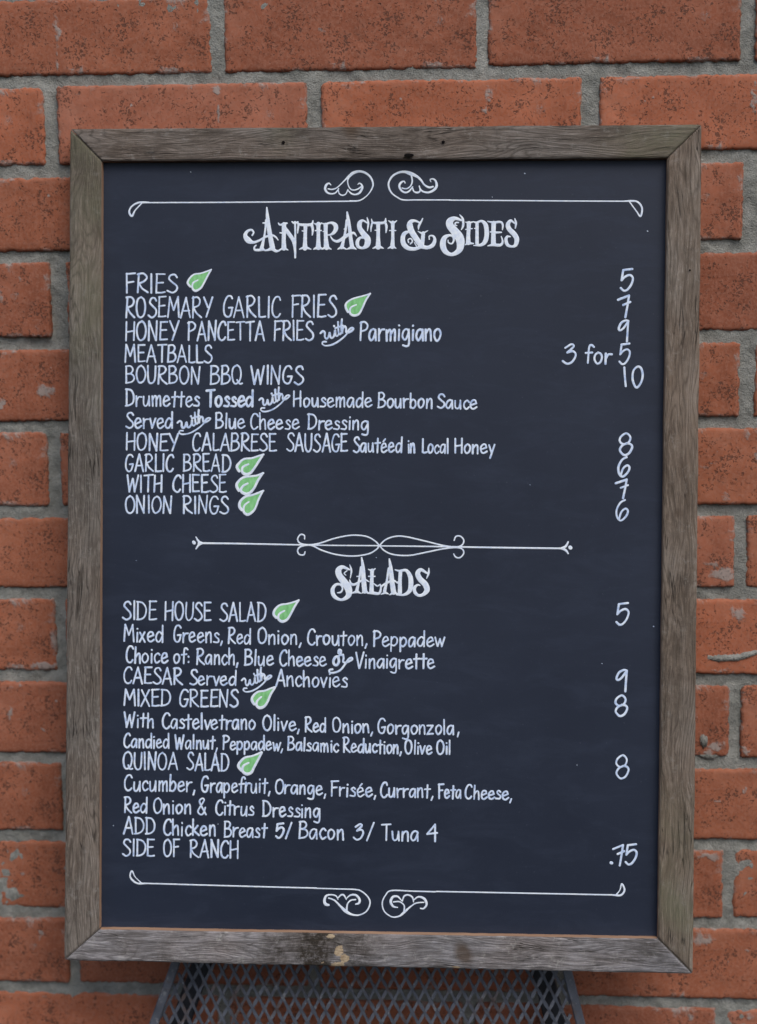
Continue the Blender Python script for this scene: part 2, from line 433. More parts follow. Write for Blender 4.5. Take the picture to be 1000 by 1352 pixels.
# panel
hw, hh = BW / 2 - .012, BH / 2 - .012
NX, NY = 24, 30
V = [(-hw + 2 * hw * i / NX, -hh + 2 * hh * j / NY, 0) for j in range(NY + 1) for i in range(NX + 1)]
F = [(j * (NX + 1) + i, j * (NX + 1) + i + 1, (j + 1) * (NX + 1) + i + 1, (j + 1) * (NX + 1) + i) for j in range(NY) for i in range(NX)]
nv = len(V)
V += [(-hw, -hh, -.005), (hw, -hh, -.005), (hw, hh, -.005), (-hw, hh, -.005)]
c0, c1, c2, c3 = 0, NX, (NY + 1) * (NX + 1) - 1, NY * (NX + 1)
F += [(nv + 3, nv + 2, nv + 1, nv)]
bot = [i for i in range(NX + 1)]; F.append(tuple([nv, nv + 1] + bot[::-1]))
top = [NY * (NX + 1) + i for i in range(NX + 1)]; F.append(tuple([nv + 2, nv + 3] + top))
lf = [j * (NX + 1) for j in range(NY + 1)]; F.append(tuple([nv + 3, nv] + lf))
rt = [j * (NX + 1) + NX for j in range(NY + 1)]; F.append(tuple([nv + 1, nv + 2] + rt[::-1]))
panel = obj('slate_panel', V, F, M_SLATE, sign)
panel.location = (0, 0, -REC)

# rails: local x with the grain, y towards the outside, z to the viewer
def rail(o0, o1, i0, i1, mat, seed, marks=(), thick=.021, gap=.0003):
    """o0-o1 outer edge, i0-i1 inner edge, in board coordinates (2-D)"""
    o0, o1, i0, i1 = [Vector(q) for q in (o0, o1, i0, i1)]
    X = (o1 - o0).normalized(); Y = Vector((-X.y, X.x))
    if (o0 - i0).dot(Y) < 0: Y = -Y
    c = (o0 + o1 + i0 + i1) / 4
    nx, ny = 300, 14
    V = []; F = []; fm = []; att = {'moss': [], 'dark': [], 'chip': [], 'knot': []}
    flip = X.x * Y.y - X.y * Y.x < 0
    for i in range(nx + 1):
        t = i / nx
        po, pi_ = o0.lerp(o1, t), i0.lerp(i1, t)
        for j in range(ny + 1):
            s = j / ny
            s2 = .5 - .5 * math.cos(math.pi * s); s2 = .5 * s + .5 * s2
            q = pi_.lerp(po, s2) - c
            x, y = q.dot(X), q.dot(Y)
            x += gap * (1 if t < .5 else -1) * (1 - min(t, 1 - t) * 2) 
            wv = noise.noise(Vector((x * 25, seed, 0))) * .0005 + noise.noise(Vector((x * 140, seed, 2))) * .00025
            y += wv * (1 if j == ny else .6 if j == 0 else 0)
            wd = (po - pi_).length; de = min(s2, 1 - s2) * wd * .72; dx = min(t, 1 - t) * (o1 - o0).length
            z = -.0011 * math.exp(-de / .0007) - .0009 * math.exp(-dx / .0008)
            z += noise.noise(Vector((x * 9, y * 60, seed))) * .00045 + noise.noise(Vector((x * 30, y * 320, seed))) * .0002
            for (mk, mt, ms, rt_, rs, depth) in marks:
                if mk == 'dent':
                    e = ((t - mt) / rt_) ** 2 + ((s2 - ms) / rs) ** 2
                    if e < 3: z -= depth * math.exp(-e * 1.5)
            V.append((x, y, z))
            for kx in att:
                a = 0
                for (mk, mt, ms, rt_, rs, depth) in marks:
                    if mk == kx:
                        wob = 1 + .5 * noise.noise(Vector((x * 60, y * 90, seed + 3)))
                        e = (((t - mt) / rt_) ** 2 + ((s2 - ms) / rs) ** 2) * wob
                        a = max(a, depth * math.exp(-e))
                att[kx].append(a)
    for i in range(nx):
        for j in range(ny):
            a = i * (ny + 1) + j
            F.append((a, a + ny + 1, a + ny + 2, a + 1)); fm.append(0)
    # outer side, inner side (bare cut lip), back, ends
    b0 = len(V)
    for i in range(nx + 1):
        a = i * (ny + 1)
        V.append((V[a][0], V[a][1], -thick)); V.append((V[a + ny][0], V[a + ny][1], -thick))
        for kx in att: att[kx] += [0, 0]
    for i in range(nx):
        a = i * (ny + 1)
        F.append((a, b0 + 2 * i, b0 + 2 * i + 2, a + ny + 1)); fm.append(1)
        F.append((a + ny, a + 2 * ny + 1, b0 + 2 * i + 3, b0 + 2 * i + 1)); fm.append(0)
        F.append((b0 + 2 * i, b0 + 2 * i + 1, b0 + 2 * i + 3, b0 + 2 * i + 2)); fm.append(0)
    F.append(tuple([b0, *range(0, ny + 1), b0 + 1])); fm.append(0)
    F.append(tuple([b0 + 2 * nx + 1, *range(nx * (ny + 1) + ny, nx * (ny + 1) - 1, -1), b0 + 2 * nx])); fm.append(0)
    if flip:
        F = [f[::-1] for f in F]
    o = obj('frame_rail', V, F, None, sign, smooth=False, mats=[mat, M_LIP], fm=fm)
    for kx, vals in att.items():
        a_ = o.data.attributes.new(kx, 'FLOAT', 'POINT'); a_.data.foreach_set('value', vals)
    Z = Vector((0, 0, 1))
    if flip:
        # keep a proper rotation: mirror y in the mesh
        for v_ in o.data.vertices: v_.co.y = -v_.co.y
        Y = -Y
        o.data.flip_normals(); 
    mm = Matrix(((X.x, Y.x, 0, c.x), (X.y, Y.y, 0, c.y), (0, 0, 1, 0), (0, 0, 0, 1)))
    o.matrix_local = mm
    return o
W_TOP = wood_mat('weathered_wood_top', [(.105, .086, .072), (.160, .137, .120), (.215, .193, .177)], .8, seed=1.3, pale=.3)
W_LEFT = wood_mat('weathered_wood_left', [(.112, .096, .082), (.168, .148, .130), (.232, .212, .192)], .8, seed=4.7, pale=.3)
W_RIGHT = wood_mat('weathered_wood_right', [(.130, .101, .078), (.190, .156, .127), (.245, .212, .182)], .9, seed=8.2, pale=.25)
W_BOT = wood_mat('weathered_wood_bottom', [(.130, .118, .114), (.210, .202, .210), (.35, .348, .370)], 0, seed=12.9, pale=.75)
rail(outer[0], outer[1], inner[0], inner[1], W_TOP, 1,
     [('moss', .97, .6, .09, 1, 1), ('moss', .33, .9, .03, .5, .6), ('knot', .45, 1.0, .02, .5, .9), ('knot', .71, .1, .05, .5, .5), ('dark', .545, .0, .008, .10, 1), ('dent', .545, 0, .006, .12, .003),
      ('dark', .405, .62, .0022, .07, 1), ('dark', .34, .52, .0022, .07, 1), ('dark', .37, .9, .05, .3, .4), ('dark', .22, .95, .03, .3, .5), ('dark', .52, .6, .06, .6, .35)])
rail(outer[3], outer[0], inner[3], inner[0], W_LEFT, 2,
     [('moss', .97, .6, .12, 1, 1), ('moss', .80, .4, .10, 1, .8), ('dark', .97, .7, .035, .7, .5), ('dark', .60, .5, .14, .8, .38), ('chip', .915, .4, .006, .12, .0), ('dark', .35, .5, .1, .6, .15)])
rail(outer[1], outer[2], inner[1], inner[2], W_RIGHT, 3,
     [('moss', .93, .5, .045, .8, 1.0), ('moss', .85, .5, .05, .8, .5), ('dark', .62, .5, .12, .7, .4), ('dark', .47, .3, .05, .5, .3), ('knot', .455, .45, .012, .35, .6)])
rail(outer[2], outer[3], inner[2], inner[3], W_BOT, 4,
     [('dark', .600, .5, .040, 2.2, 1.35), ('dark', .66, .5, .045, .9, .8), ('dark', .53, .45, .03, 1.0, .85), ('dark', .66, .45, .05, .35, .7), ('dark', .61, .7, .03, .5, .8), ('chip', .562, .52, .011, .26, .66), ('chip', .550, .78, .012, .22, .64), ('chip', .557, .95, .018, .16, .62), ('chip', .578, .08, .014, .12, .64),
      ('chip', .585, .90, .006, .10, .5), ('knot', .353, .55, .020, .45, 1.0), ('chip', .37, .95, .018, .08, .46), ('dark', .03, .5, .03, .8, .5), ('dark', .10, .1, .06, .25, .35), ('dark', .16, .55, .14, .05, .6), ('dark', .42, .6, .05, .5, .3)])

def pock(name, px, py, wx, wy, z=.0003):
    x, y = loc(px, py, 0); k = BW / 832.0
    V = [(x, y, z)] + [(x + wx * k * math.cos(a) * random.uniform(.8, 1.2), y + wy * k * math.sin(a) * random.uniform(.8, 1.2), z - .0004) for a in [math.tau * i / 14 for i in range(14)]]
    return obj(name, V, [(0, 1 + i, 1 + (i + 1) % 14) for i in range(14)], M_HOLE, sign)
hm = NT('hole_shadow_dirt'); M_HOLE = hm.out((.006, .005, .005), .95, None, .1)
pock('nail_hole', 374.5, 188.5, 2.3, 2.3, .0012)
pock('nail_hole', 585.5, 188, 2.3, 2.1, .0012)
pock('dark_chip', 540, 205.5, 6.5, 2.4, .0012)
pock('nail_hole', 911, 357, 1.3, 1.3, .0012)

# ------------------------------------------------------------------ lettering: low ridges of paint on the slate
PXM = BW / 832.0                                # metres per picture unit on the board
zlift = [0]
def smooth_path(pts, n=7):
    """Catmull-Rom through pts (x, y, w)"""
    if len(pts) < 3: 
        a, b = pts[0], pts[-1]; k = 4
        return [tuple(a[q] + (b[q] - a[q]) * i / k for q in range(3)) for i in range(k + 1)]
    closed = abs(pts[0][0] - pts[-1][0]) + abs(pts[0][1] - pts[-1][1]) < 1e-6
    out = []
    N = len(pts)
    for i in range(N - 1):
        p0 = pts[i - 1] if i > 0 else (pts[-2] if closed else pts[0])
        p1, p2 = pts[i], pts[i + 1]
        p3 = pts[i + 2] if i + 2 < N else (pts[1] if closed else pts[-1])
        for k in range(n):
            t = k / n; t2, t3 = t * t, t * t * t
            out.append(tuple(.5 * (2 * p1[q] + (p2[q] - p0[q]) * t + (2 * p0[q] - 5 * p1[q] + 4 * p2[q] - p3[q]) * t2 + (3 * p1[q] - p0[q] - 3 * p2[q] + p3[q]) * t3) for q in range(3)))
    out.append(tuple(pts[-1]))
    return out
class Paint:
    def __init__(s): s.V = []; s.F = []; s.fm = []
    def stroke(s, pts, n=7, mi=0, h=.00012):
        """pts: picture x, y, full width (picture units)"""
        path = smooth_path(pts, n)
        P = []
        for x, y, w_ in path:
            lx, ly = loc(x, y); q = (lx, ly, max(w_, .6) * PXM / 2)
            if P and math.hypot(lx - P[-1][0], ly - P[-1][1]) < 1e-5: continue
            P.append(q)
        if len(P) < 2: return
        T = []
        for i in range(len(P)):
            a, b = P[max(0, i - 1)], P[min(len(P) - 1, i + 1)]
            dx, dy_ = b[0] - a[0], b[1] - a[1]; l = math.hypot(dx, dy_) or 1; T.append((dx / l, dy_ / l))
        secs = []
        x, y, r = P[0]; tx, ty = T[0]
        for an in (90, 60, 30): secs.append((x - tx * r * math.sin(R(an)), y - ty * r * math.sin(R(an)), r * math.cos(R(an)) + 1e-6, tx, ty))
        for (x, y, r), (tx, ty) in zip(P, T): secs.append((x, y, r, tx, ty))
        x, y, r = P[-1]; tx, ty = T[-1]
        for an in (30, 60, 90): secs.append((x + tx * r * math.sin(R(an)), y + ty * r * math.sin(R(an)), r * math.cos(R(an)) + 1e-6, tx, ty))
        zlift[0] = (zlift[0] + 1) % 9
        z0 = zlift[0] * 6e-6
        b = len(s.V)
        for x, y, r, tx, ty in secs:
            hh_ = h * min(1, r / .0006)
            s.V += [(x - ty * r, y + tx * r, -3e-5 + z0), (x - ty * r * .5, y + tx * r * .5, hh_ * .8 + z0), (x + ty * r * .5, y - tx * r * .5, hh_ * .8 + z0), (x + ty * r, y - tx * r, -3e-5 + z0)]
        for i in range(len(secs) - 1):
            for k in range(3):
                a = b + i * 4 + k
                s.F.append((a + 1, a, a + 4, a + 5)); s.fm.append(mi)
    def fill(s, pts, mi, z=2.5e-5):
        path = smooth_path([(*p, 1) for p in pts] + [(*pts[0], 1)], 5)[:-1]
        b = len(s.V)
        for x, y, _ in path:
            lx, ly = loc(x, y); s.V.append((lx, ly, z))
        f = tuple(range(b, len(s.V)))
        area = sum(s.V[f[i]][0] * s.V[f[(i + 1) % len(f)]][1] - s.V[f[(i + 1) % len(f)]][0] * s.V[f[i]][1] for i in range(len(f)))
        s.F.append(f if area > 0 else f[::-1]); s.fm.append(mi)
    def build(s, name, mats, label=None):
        o = obj(name, s.V, s.F, None, panel, mats=mats, fm=s.fm)
        if label: o['label'] = label
        return o

G = {
'A': (44, "2,0 22,100|22,100 41,0|9,33 36,35"), 'B': (40, "4,0 5,100|3,98 22,100 32,82 24,60 6,54|6,54 28,52 38,30 28,7 3,0"),
'C': (38, "36,84 29,99 15,95 4,62 5,22 16,1 28,3 36,16"), 'D': (44, "6,0 6,100|2,99 26,94 40,62 37,24 22,4 3,0"),
'E': (36, "5,100 5,2|4,99 32,100|5,54 28,56|5,2 20,1 34,4"), 'F': (34, "5,100 6,0|3,98 34,101|6,54 28,58"),
'G': (40, "36,86 28,99 14,95 4,60 5,20 17,1 30,8 37,43|22,42 38,44"), 'H': (42, "5,100 5,0|37,101 37,0|5,46 38,54"),
'I': (13, "6,100 7,0"), 'L': (31, "5,100 6,2|6,2 18,0 31,4"), 'M': (51, "3,0 8,100|8,100 25,36|25,36 42,100|42,100 48,0"),
'N': (42, "5,0 5,100|5,100 34,1|34,1 37,101"), 'O': (43, "22,100 8,86 3,50 8,12 20,0 34,14 40,52 34,86 22,100"),
'P': (37, "5,0 6,100|2,96 20,101 35,84 29,60 6,47"), 'Q': (46, "22,100 8,86 3,50 8,12 20,0 34,14 40,52 34,86 22,100|25,20 34,0 45,2"),
'R': (42, "5,0 6,100|2,97 22,101 34,82 27,60 7,48|8,48 20,22 40,0"), 'S': (38, "35,84 27,99 13,95 8,76 20,56 34,36 34,14 19,0 3,10"),
'T': (40, "2,97 40,101|21,99 21,0"), 'U': (40, "4,100 4,30 12,2 26,4 34,30 36,100"), 'V': (39, "2,100 19,0|19,0 38,101"),
'W': (54, "2,100 14,0|14,0 27,80|27,80 38,0|38,0 51,101"), 'X': (38, "3,100 36,0|34,101 3,0"), 'Y': (38, "2,100 19,48|38,101 14,0"),
'a': (38, "32,50 22,61 9,50 3,22 10,2 20,8 31,42|31,58 33,0"), 'b': (36, "5,100 5,2|5,38 17,60 30,48 31,20 19,1 5,8"),
'c': (31, "29,48 20,60 8,48 4,24 12,2 20,1 29,12"), 'd': (39, "32,46 20,60 7,46 3,20 11,1 23,8 32,36|33,100 34,0"),
'e': (36, "5,26 30,40|30,40 25,58 13,58 4,38 6,10 18,0 34,14"), 'f': (27, "31,90 22,101 13,86 11,0|1,55 26,60"),
'g': (38, "30,52 20,60 7,48 4,24 11,5 21,10 31,46|31,58 33,-16 24,-32 7,-26"), 'h': (36, "5,100 5,0|5,34 17,58 27,54 30,0"),
'i': (14, "7,56 7,0|7,80 7,81"), 'k': (34, "5,100 5,0|28,60 6,26|8,28 32,0"), 'l': (14, "7,100 7,0"),
'm': (49, "4,58 5,0|5,36 15,58 22,52 23,0|23,36 33,58 40,53 43,0"), 'n': (35, "4,60 5,0|5,36 16,60 26,54 29,0"),
'o': (36, "17,60 6,48 4,22 13,0 26,10 32,36 26,55 17,60"), 'p': (37, "4,58 5,-34|5,40 17,60 30,48 31,22 19,1 5,8"),
'r': (28, "4,60 5,0|5,34 14,54 27,57"), 's': (30, "26,50 17,60 8,50 14,36 26,22 22,3 3,4"), 't': (28, "14,90 13,0|1,59 28,63"),
'u': (38, "4,58 5,14 13,0 24,12 29,42|30,60 32,0"), 'v': (30, "2,58 14,0|14,0 29,60"), 'w': (46, "2,58 12,0|12,0 23,48|23,48 32,0|32,0 45,60"),
'x': (30, "3,58 27,0|26,60 3,0"), 'y': (33, "3,58 15,8|31,60 10,-34"), 'z': (34, "3,57 29,59|29,59 3,1|3,1 32,3"),
'é': (36, "5,26 30,40|30,40 25,58 13,58 4,38 6,10 18,0 34,14|14,72 25,88"),
',': (13, "9,8 3,-18"), ':': (14, "7,12 7,13|7,48 7,49"), '/': (30, "2,-4 28,104"),
'&': (46, "42,0 12,70 12,92 24,100 31,86 10,42 3,18 14,0 28,8 38,44"),
}
def put_word(p, text, x0, y0, x1, y1, hgt, wd=2.5):
    x1 -= 3.5
    """a word from x0 to x1 along the base line y0..y1"""
    sp = 4.5
    tot = sum(G[c][0] + sp for c in text) - sp - (3 if len(text) > 1 else 0)
    sx = (x1 - x0) / (tot * hgt / 100.) ; cx = x0
    for c in text:
        adv, st = G[c]
        jx, jy, js = random.uniform(-.35, .35), random.uniform(-.5, .5), random.uniform(.97, 1.03)
        sl = random.uniform(-.025, .025) + .02
        w0 = wd * random.uniform(.92, 1.07)
        for s_ in st.split('|'):
            pts = []
            for tk in s_.split():
                gx, gy = [float(q) for q in tk.split(',')]
                gx += random.uniform(-1, 1); gy += random.uniform(-1.4, 1.4)
                X = cx + gx / 100 * hgt * sx + jx + sl * gy / 100 * hgt
                base = y0 + (y1 - y0) * (X - x0) / (x1 - x0)
                Y = base - 1.2 - gy / 100 * (hgt - 2.4) * js + jy
                pts.append((X, Y, w0 * random.uniform(.9, 1.08)))
            p.stroke(pts, 6)
        cx += (adv + sp) / 100 * hgt * sx
# the little joined-up words with a tail, traced in the box of the first one
WITH = [[(290, 378), (302, 368), (312, 375), (313, 398), (322, 408), (333, 395), (338, 375), (342, 398), (352, 404), (364, 388), (368, 362), (370, 388), (379, 394), (388, 380)],
        [(362, 340), (363, 342)], [(383, 318), (386, 372), (393, 385), (402, 374)], [(368, 352), (408, 338)],
        [(404, 304), (401, 345), (405, 380), (408, 358), (418, 342), (426, 352), (427, 372), (440, 374), (458, 364), (466, 353), (455, 350), (440, 362), (425, 388), (388, 420), (350, 440), (316, 445), (300, 436), (303, 425), (320, 424)]]
def with_word(p, x0, y0, x1, y1, wd=2.4):
    x0 += 1.5; y1 -= .5
    for st in WITH:
        p.stroke([(x0 + (x - 290) / 176 * (x1 - x0), y0 + (y - 302) / 143 * (y1 - y0), wd * random.uniform(.85, 1.2) * (1.1 if k < 12 else .9)) for k, (x, y) in enumerate(st)], 6)
D = {'5': [[(.2, .05), (.95, 0)], [(.2, .05), (.07, .52)], [(.07, .52), (.35, .36), (.75, .28), (1, .42), (.88, .7), (.55, .95), (.25, 1), (0, .88)]],
     '7': [[(0, .2), (.9, 0)], [(.9, 0), (.76, .5), (.6, 1)], [(.42, .44), (1, .3)]],
     '9': [[(1, .03), (.7, 0), (.25, .12), (0, .38), (.15, .47), (.5, .36), (.98, .05)], [(1, .03), (.92, .5), (.86, 1)]],
     '3': [[(.2, .18), (.65, 0), (.86, .08), (.65, .25), (.35, .42)], [(.35, .42), (.8, .36), (1, .55), (.75, .88), (.35, 1), (0, .86)]],
     '1': [[(.2, 0), (.35, .5), (.6, 1)]], '0': [[(.5, 0), (.1, .2), (.02, .6), (.25, .95), (.5, 1), (.85, .75), (1, .4), (.85, .08), (.5, 0)]],
     '8': [[(.55, 0), (.12, .15), (.02, .36), (.3, .5), (.72, .42), (.86, .18), (.55, 0)], [(.6, .46), (.22, .56), (.03, .78), (.35, 1), (.75, .92), (1, .65), (.88, .5), (.55, .455)]],
     '6': [[(.75, 0), (.35, .14), (.04, .5), (.1, .85), (.42, 1), (.85, .78), (1, .54), (.8, .42), (.45, .58), (.24, .93)]],
     '4': [[(.8, 0), (0, .57)], [(0, .57), (1, .5)], [(.8, 0), (.8, 1)]]}
def digit(p, ch, x0, y0, x1, y1, wd=2.9):
    for st in D[ch]:
        p.stroke([(x0 + 1.2 + a * (x1 - x0 - 2.4), y0 + 1.2 + b_ * (y1 - y0 - 2.4), wd * random.uniform(.9, 1.08)) for a, b_ in st], 7)

LINES = [
 [('FRIES', 165.5, 388, 237, 387.5, 27.5)],
 [('ROSEMARY', 165, 420.5, 283, 420, 29), ('GARLIC', 294, 420, 373, 420, 30), ('FRIES', 384, 420, 447, 420, 31)],
 [('HONEY', 165, 450.5, 238, 450.5, 27), ('PANCETTA', 248, 450.5, 352.5, 450.5, 27), ('FRIES', 361, 450.5, 417, 450.5, 28), ('*', 422, 421, 467, 457), ('Parmigiano', 474.5, 450.5, 586, 451, 27, 2.9)],
 [('MEATBALLS', 165, 479, 283, 480, 25)],
 [('BOURBON', 165.5, 507, 267, 508, 25), ('BBQ', 277, 508, 323, 508, 26), ('WINGS', 331, 508, 403.5, 508.5, 26)],
 [('Drumettes', 165.5, 537, 267, 538, 24), ('Tossed', 272, 538, 338, 538, 24, 3.3), ('*', 341, 511, 382.5, 544), ('Housemade', 387, 538, 494, 539, 22.5), ('Bourbon', 499, 539, 574, 540, 22), ('Sauce', 577, 540, 633, 541, 21)],
 [('Served', 166, 566.6, 231.5, 566.6, 23.5), ('*', 233, 541, 278, 574), ('Blue', 284, 567, 326.5, 567, 22.5), ('Cheese', 330, 567.5, 398, 568, 23), ('Dressing', 406, 568, 490, 569, 22)],
 [('HONEY', 166, 595.6, 238, 596, 24.5), ('CALABRESE', 254, 596, 368, 597, 25), ('SAUSAGE', 378, 597, 462, 597.5, 26), ('Sautéed', 466, 598, 534, 598.5, 22), ('in', 538, 599, 551.5, 599, 22), ('Local', 557, 599, 596, 599.5, 21), ('Honey', 600, 599.5, 656, 600, 21.5)],
 [('GARLIC', 165.5, 623.5, 232, 623.5, 24.5), ('BREAD', 242, 623.5, 307.5, 624, 24.5)],
 [('WITH', 167, 650.5, 217, 650.5, 24), ('CHEESE', 228, 651, 302, 651, 25)],
 [('ONION', 165, 678.7, 230, 679, 25), ('RINGS', 241, 679, 305, 679.5, 25)],
 [('SIDE', 161.5, 819, 210, 819.5, 26.5), ('HOUSE', 217, 820, 282, 820.5, 26), ('SALAD', 290, 821, 354, 821.5, 26.5)],
 [('Mixed', 163, 848, 219, 849, 24), ('Greens,', 229, 849, 297, 850, 24), ('Red', 300.6, 850.3, 334.5, 851, 22.5), ('Onion,', 340, 851, 401, 852, 23), ('Crouton,', 405.5, 852.4, 488, 853.5, 23), ('Peppadew', 492.5, 854, 590, 855, 22.5)],
 [('Choice', 165.4, 876, 225, 876.5, 23.5), ('of:', 229, 877, 254, 877.5, 22), ('Ranch,', 259, 878, 318, 879, 23), ('Blue', 323, 879, 364, 880, 22.5), ('Cheese', 369, 880, 434, 881, 22.5), ('%', 434.8, 857, 466, 888.5), ('Vinaigrette', 469, 882.8, 577, 884, 22.5)],
 [('CAESAR', 163, 903, 244, 905, 24), ('Served', 250, 905, 315, 906, 22), ('*', 318, 881, 358.5, 914), ('Anchovies', 364, 907, 462, 908.5, 23.5)],
 [('MIXED', 163, 933, 228.5, 933.5, 24), ('GREENS', 237, 934, 317.5, 934.5, 24.5)],
 [('With', 163.5, 960.7, 207, 962, 21.5), ('Castelvetrano', 214, 963, 340.5, 964.5, 23), ('Olive,', 347, 965, 399, 966, 22), ('Red', 402.4, 967, 433.5, 967.5, 21.5), ('Onion,', 439, 968, 496, 969, 21.5), ('Gorgonzola', 499, 970, 603, 971, 22), (',', 604, 970, 610, 970, 22)],
 [('Candied', 163.5, 987.7, 227, 989, 21), ('Walnut,', 230.5, 989.6, 291, 990, 20.5), ('Peppadew,', 294, 990.6, 377, 992, 20.5), ('Balsamic', 379.5, 992, 450.5, 994, 20), ('Reduction,', 453, 994.5, 533.5, 996, 21), ('Olive', 535, 996, 573.5, 997, 20), ('Oil', 576, 997, 598.5, 997, 20.5)],
 [('QUINOA', 162, 1016, 237.5, 1017.5, 24.5), ('SALAD', 246, 1018, 305.5, 1019, 25)],
 [('Cucumber,', 164, 1045, 261, 1046.5, 23.5), ('Grapefruit,', 266, 1047, 360, 1048, 23), ('Orange,', 363.3, 1048.5, 433.5, 1051, 21.5), ('Frisée,', 437, 1052, 500, 1053, 21.5), ('Currant,', 502, 1053.5, 575, 1054.5, 21.5), ('Feta', 579, 1055, 612, 1055.5, 20.5), ('Cheese,', 614, 1056, 679, 1057, 21)],
 [('Red', 164, 1073.5, 197.5, 1074.5, 22.5), ('Onion', 202.5, 1075, 255.5, 1076, 22.5), ('&', 261, 1076.5, 277, 1076.5, 23.5), ('Citrus', 284, 1077, 339, 1078, 22.5), ('Dressing', 346.5, 1079, 426, 1081, 22.5)],
 [('ADD', 163, 1101.8, 208, 1102.5, 24), ('Chicken', 215.6, 1103.5, 288, 1105, 23.5), ('Breast', 296, 1106, 355, 1107, 22.5), ('5', 363.5, 1086, 376, 1107.5), ('/', 377, 1108, 389, 1108, 22), ('Bacon', 394.3, 1108, 458, 1110, 24), ('3', 466, 1087, 481, 1110), ('/', 484, 1110, 498, 1110, 24), ('Tuna', 503.5, 1110.5, 556, 1112, 23.5), ('4', 563, 1087.5, 578.5, 1112)],
 [('SIDE', 161.5, 1130.7, 207.5, 1131.5, 24), ('OF', 215.6, 1131.5, 240, 1132, 24.5), ('RANCH', 250, 1132.5, 318, 1134, 25)],
]
for ln in LINES:
    p = Paint(); words = []
    for it in ln:
        if it[0] == '*': with_word(p, *it[1:5]); words.append('with'); continue
        if it[0] == '%':
            x0, y0, x1, y1 = it[1:5]
            for st, ww in (([(213, 236), (195, 240), (183, 262), (189, 283), (204, 286), (215, 266), (212, 240)], 3.6), ([(213, 215), (216, 197), (227, 200), (226, 215), (220, 226), (240, 226)], 3.0),
                       ([(240, 226), (243, 245), (240, 265), (252, 272), (275, 265), (293, 254), (290, 243), (272, 252), (254, 278), (225, 315), (190, 331), (163, 331), (160, 316), (178, 312)], 2.7)):
                p.stroke([(x0 + (x - 158) / 139 * (x1 - x0), y0 + (y - 192) / 141 * (y1 - y0), ww) for x, y in st], 6)
            words.append('or'); continue
        if it[0] in D:
            digit(p, *it[:5], 2.8); words.append(it[0]); continue
        put_word(p, it[0], *it[1:6], *(it[6:] or ()))
        words.append(it[0])
    p.build('menu_line', [M_INK], 'hand lettered line reading ' + ' '.join(words).replace(' /', '/').replace(' ,', ','))

PRICES = [('5', [('5', 818.7, 354, 837, 385)]), ('7', [('7', 815, 389, 833.6, 420)]), ('9', [('9', 816, 422, 831, 452)]),
          ('3 for 5', [('3', 742, 453.5, 761.6, 481.5), ('f', 0, 0, 0, 0), ('5', 817, 452.5, 833, 482)]), ('10', [('1', 822.4, 484, 829.5, 511), ('0', 834, 483, 850, 512.5)]),
          ('8', [('8', 817, 571, 836, 602)]), ('6', [('6', 815, 602.5, 832.5, 630.5)]), ('7', [('7', 812, 632, 830.5, 659)]), ('6', [('6', 812.5, 659, 830.5, 688.5)]),
          ('5', [('5', 813, 795, 831.3, 826)]), ('9', [('9', 813, 883.5, 829, 914)]), ('8', [('8', 811.5, 917, 829.5, 946.5)]), ('8', [('8', 812.5, 996, 831.3, 1029)]),
          ('.75', [('.', 0, 0, 0, 0), ('7', 808.5, 1114.5, 825.5, 1144), ('5', 825, 1113.5, 842, 1142.5)])]
for lab, its in PRICES:
    p = Paint()
    for it in its:
        if it[0] == 'f':
            put_word(p, 'for', 773, 480.5, 810, 482, 26, 2.8)
        elif it[0] == '.': p.stroke([(807.1, 1139.2, 4.4), (807.8, 1139.4, 4.4)], 3)
        else: digit(p, *it)
    p.build('price', [M_INK], 'hand lettered price reading ' + lab)

# leaf marks
LO = [(516, 45), (488, 56), (458, 64), (422, 72), (396, 92), (390, 115), (402, 135)]
LR = [(516, 45), (492, 82), (474, 122), (456, 146), (432, 156), (413, 141), (417, 116), (442, 99)]
LF = [(508, 50), (470, 62), (425, 73), (397, 94), (392, 118), (402, 134), (415, 140), (432, 154), (455, 144), (473, 120), (490, 82)]
LEAVES = [(247, 356, 279, 384), (455, 387.5, 489, 417), (312, 600.5, 347.5, 626.5), (311, 624.5, 347.5, 652.5), (314.5, 648, 347.5, 679.5), (360.5, 792.5, 394.5, 820.5), (331.5, 907.5, 363.5, 935), (314, 993.5, 346, 1022)]
for x0, y0, x1, y1 in LEAVES:
    x0 += 1.5; p = Paint()
    f = lambda q, w_=1: (x0 + (q[0] - 390) / 126 * (x1 - x0), y0 + (q[1] - 45) / 111 * (y1 - y0))
    p.fill([f(q) for q in LF], 1)
    big = 1.05 if y0 < 500 else 1.25
    jt_ = [(random.uniform(-2.5, 2.5), random.uniform(-2.5, 2.5)) for _ in range(11)]
    jig = lambda L_, o_: [(a + jt_[(i + o_) % 11][0], b + jt_[(i + o_) % 11][1]) for i, (a, b) in enumerate(L_)]
    p.stroke([(*f(q), w_ * big) for q, w_ in zip(jig(LO, 0), (2.2, 2.2, 2.2, 2.4, 2.8, 3.2, 3.2))], 6)
    p.stroke([(*f(q), w_ * big) for q, w_ in zip([LR[0]] + jig(LR[1:], 4), (2.2, 2.6, 2.6, 3.0, 3.4, 3.0, 2.6, 2.2))], 6)
    p.build('leaf_mark', [M_HEAVY, M_GREEN])

fl = Paint()
for px, py, w_ in [(252, 227, .9), (693, 229, 1.3), (855, 305, 1.5), (863, 827, 1.4), (795, 876, 1.0), (497, 736, .9), (650, 260, .8), (288, 1088, .9), (762, 1010, .8), (150, 1090, 1.1), (362, 1228, 1.5), (700, 640, .8), (180, 740, .7)]:
    fl.stroke([(px, py, w_), (px + w_ * .4, py + .3, w_ * .8)], 2)
fl.build('paint_flecks', [M_INK])['kind'] = 'stuff'

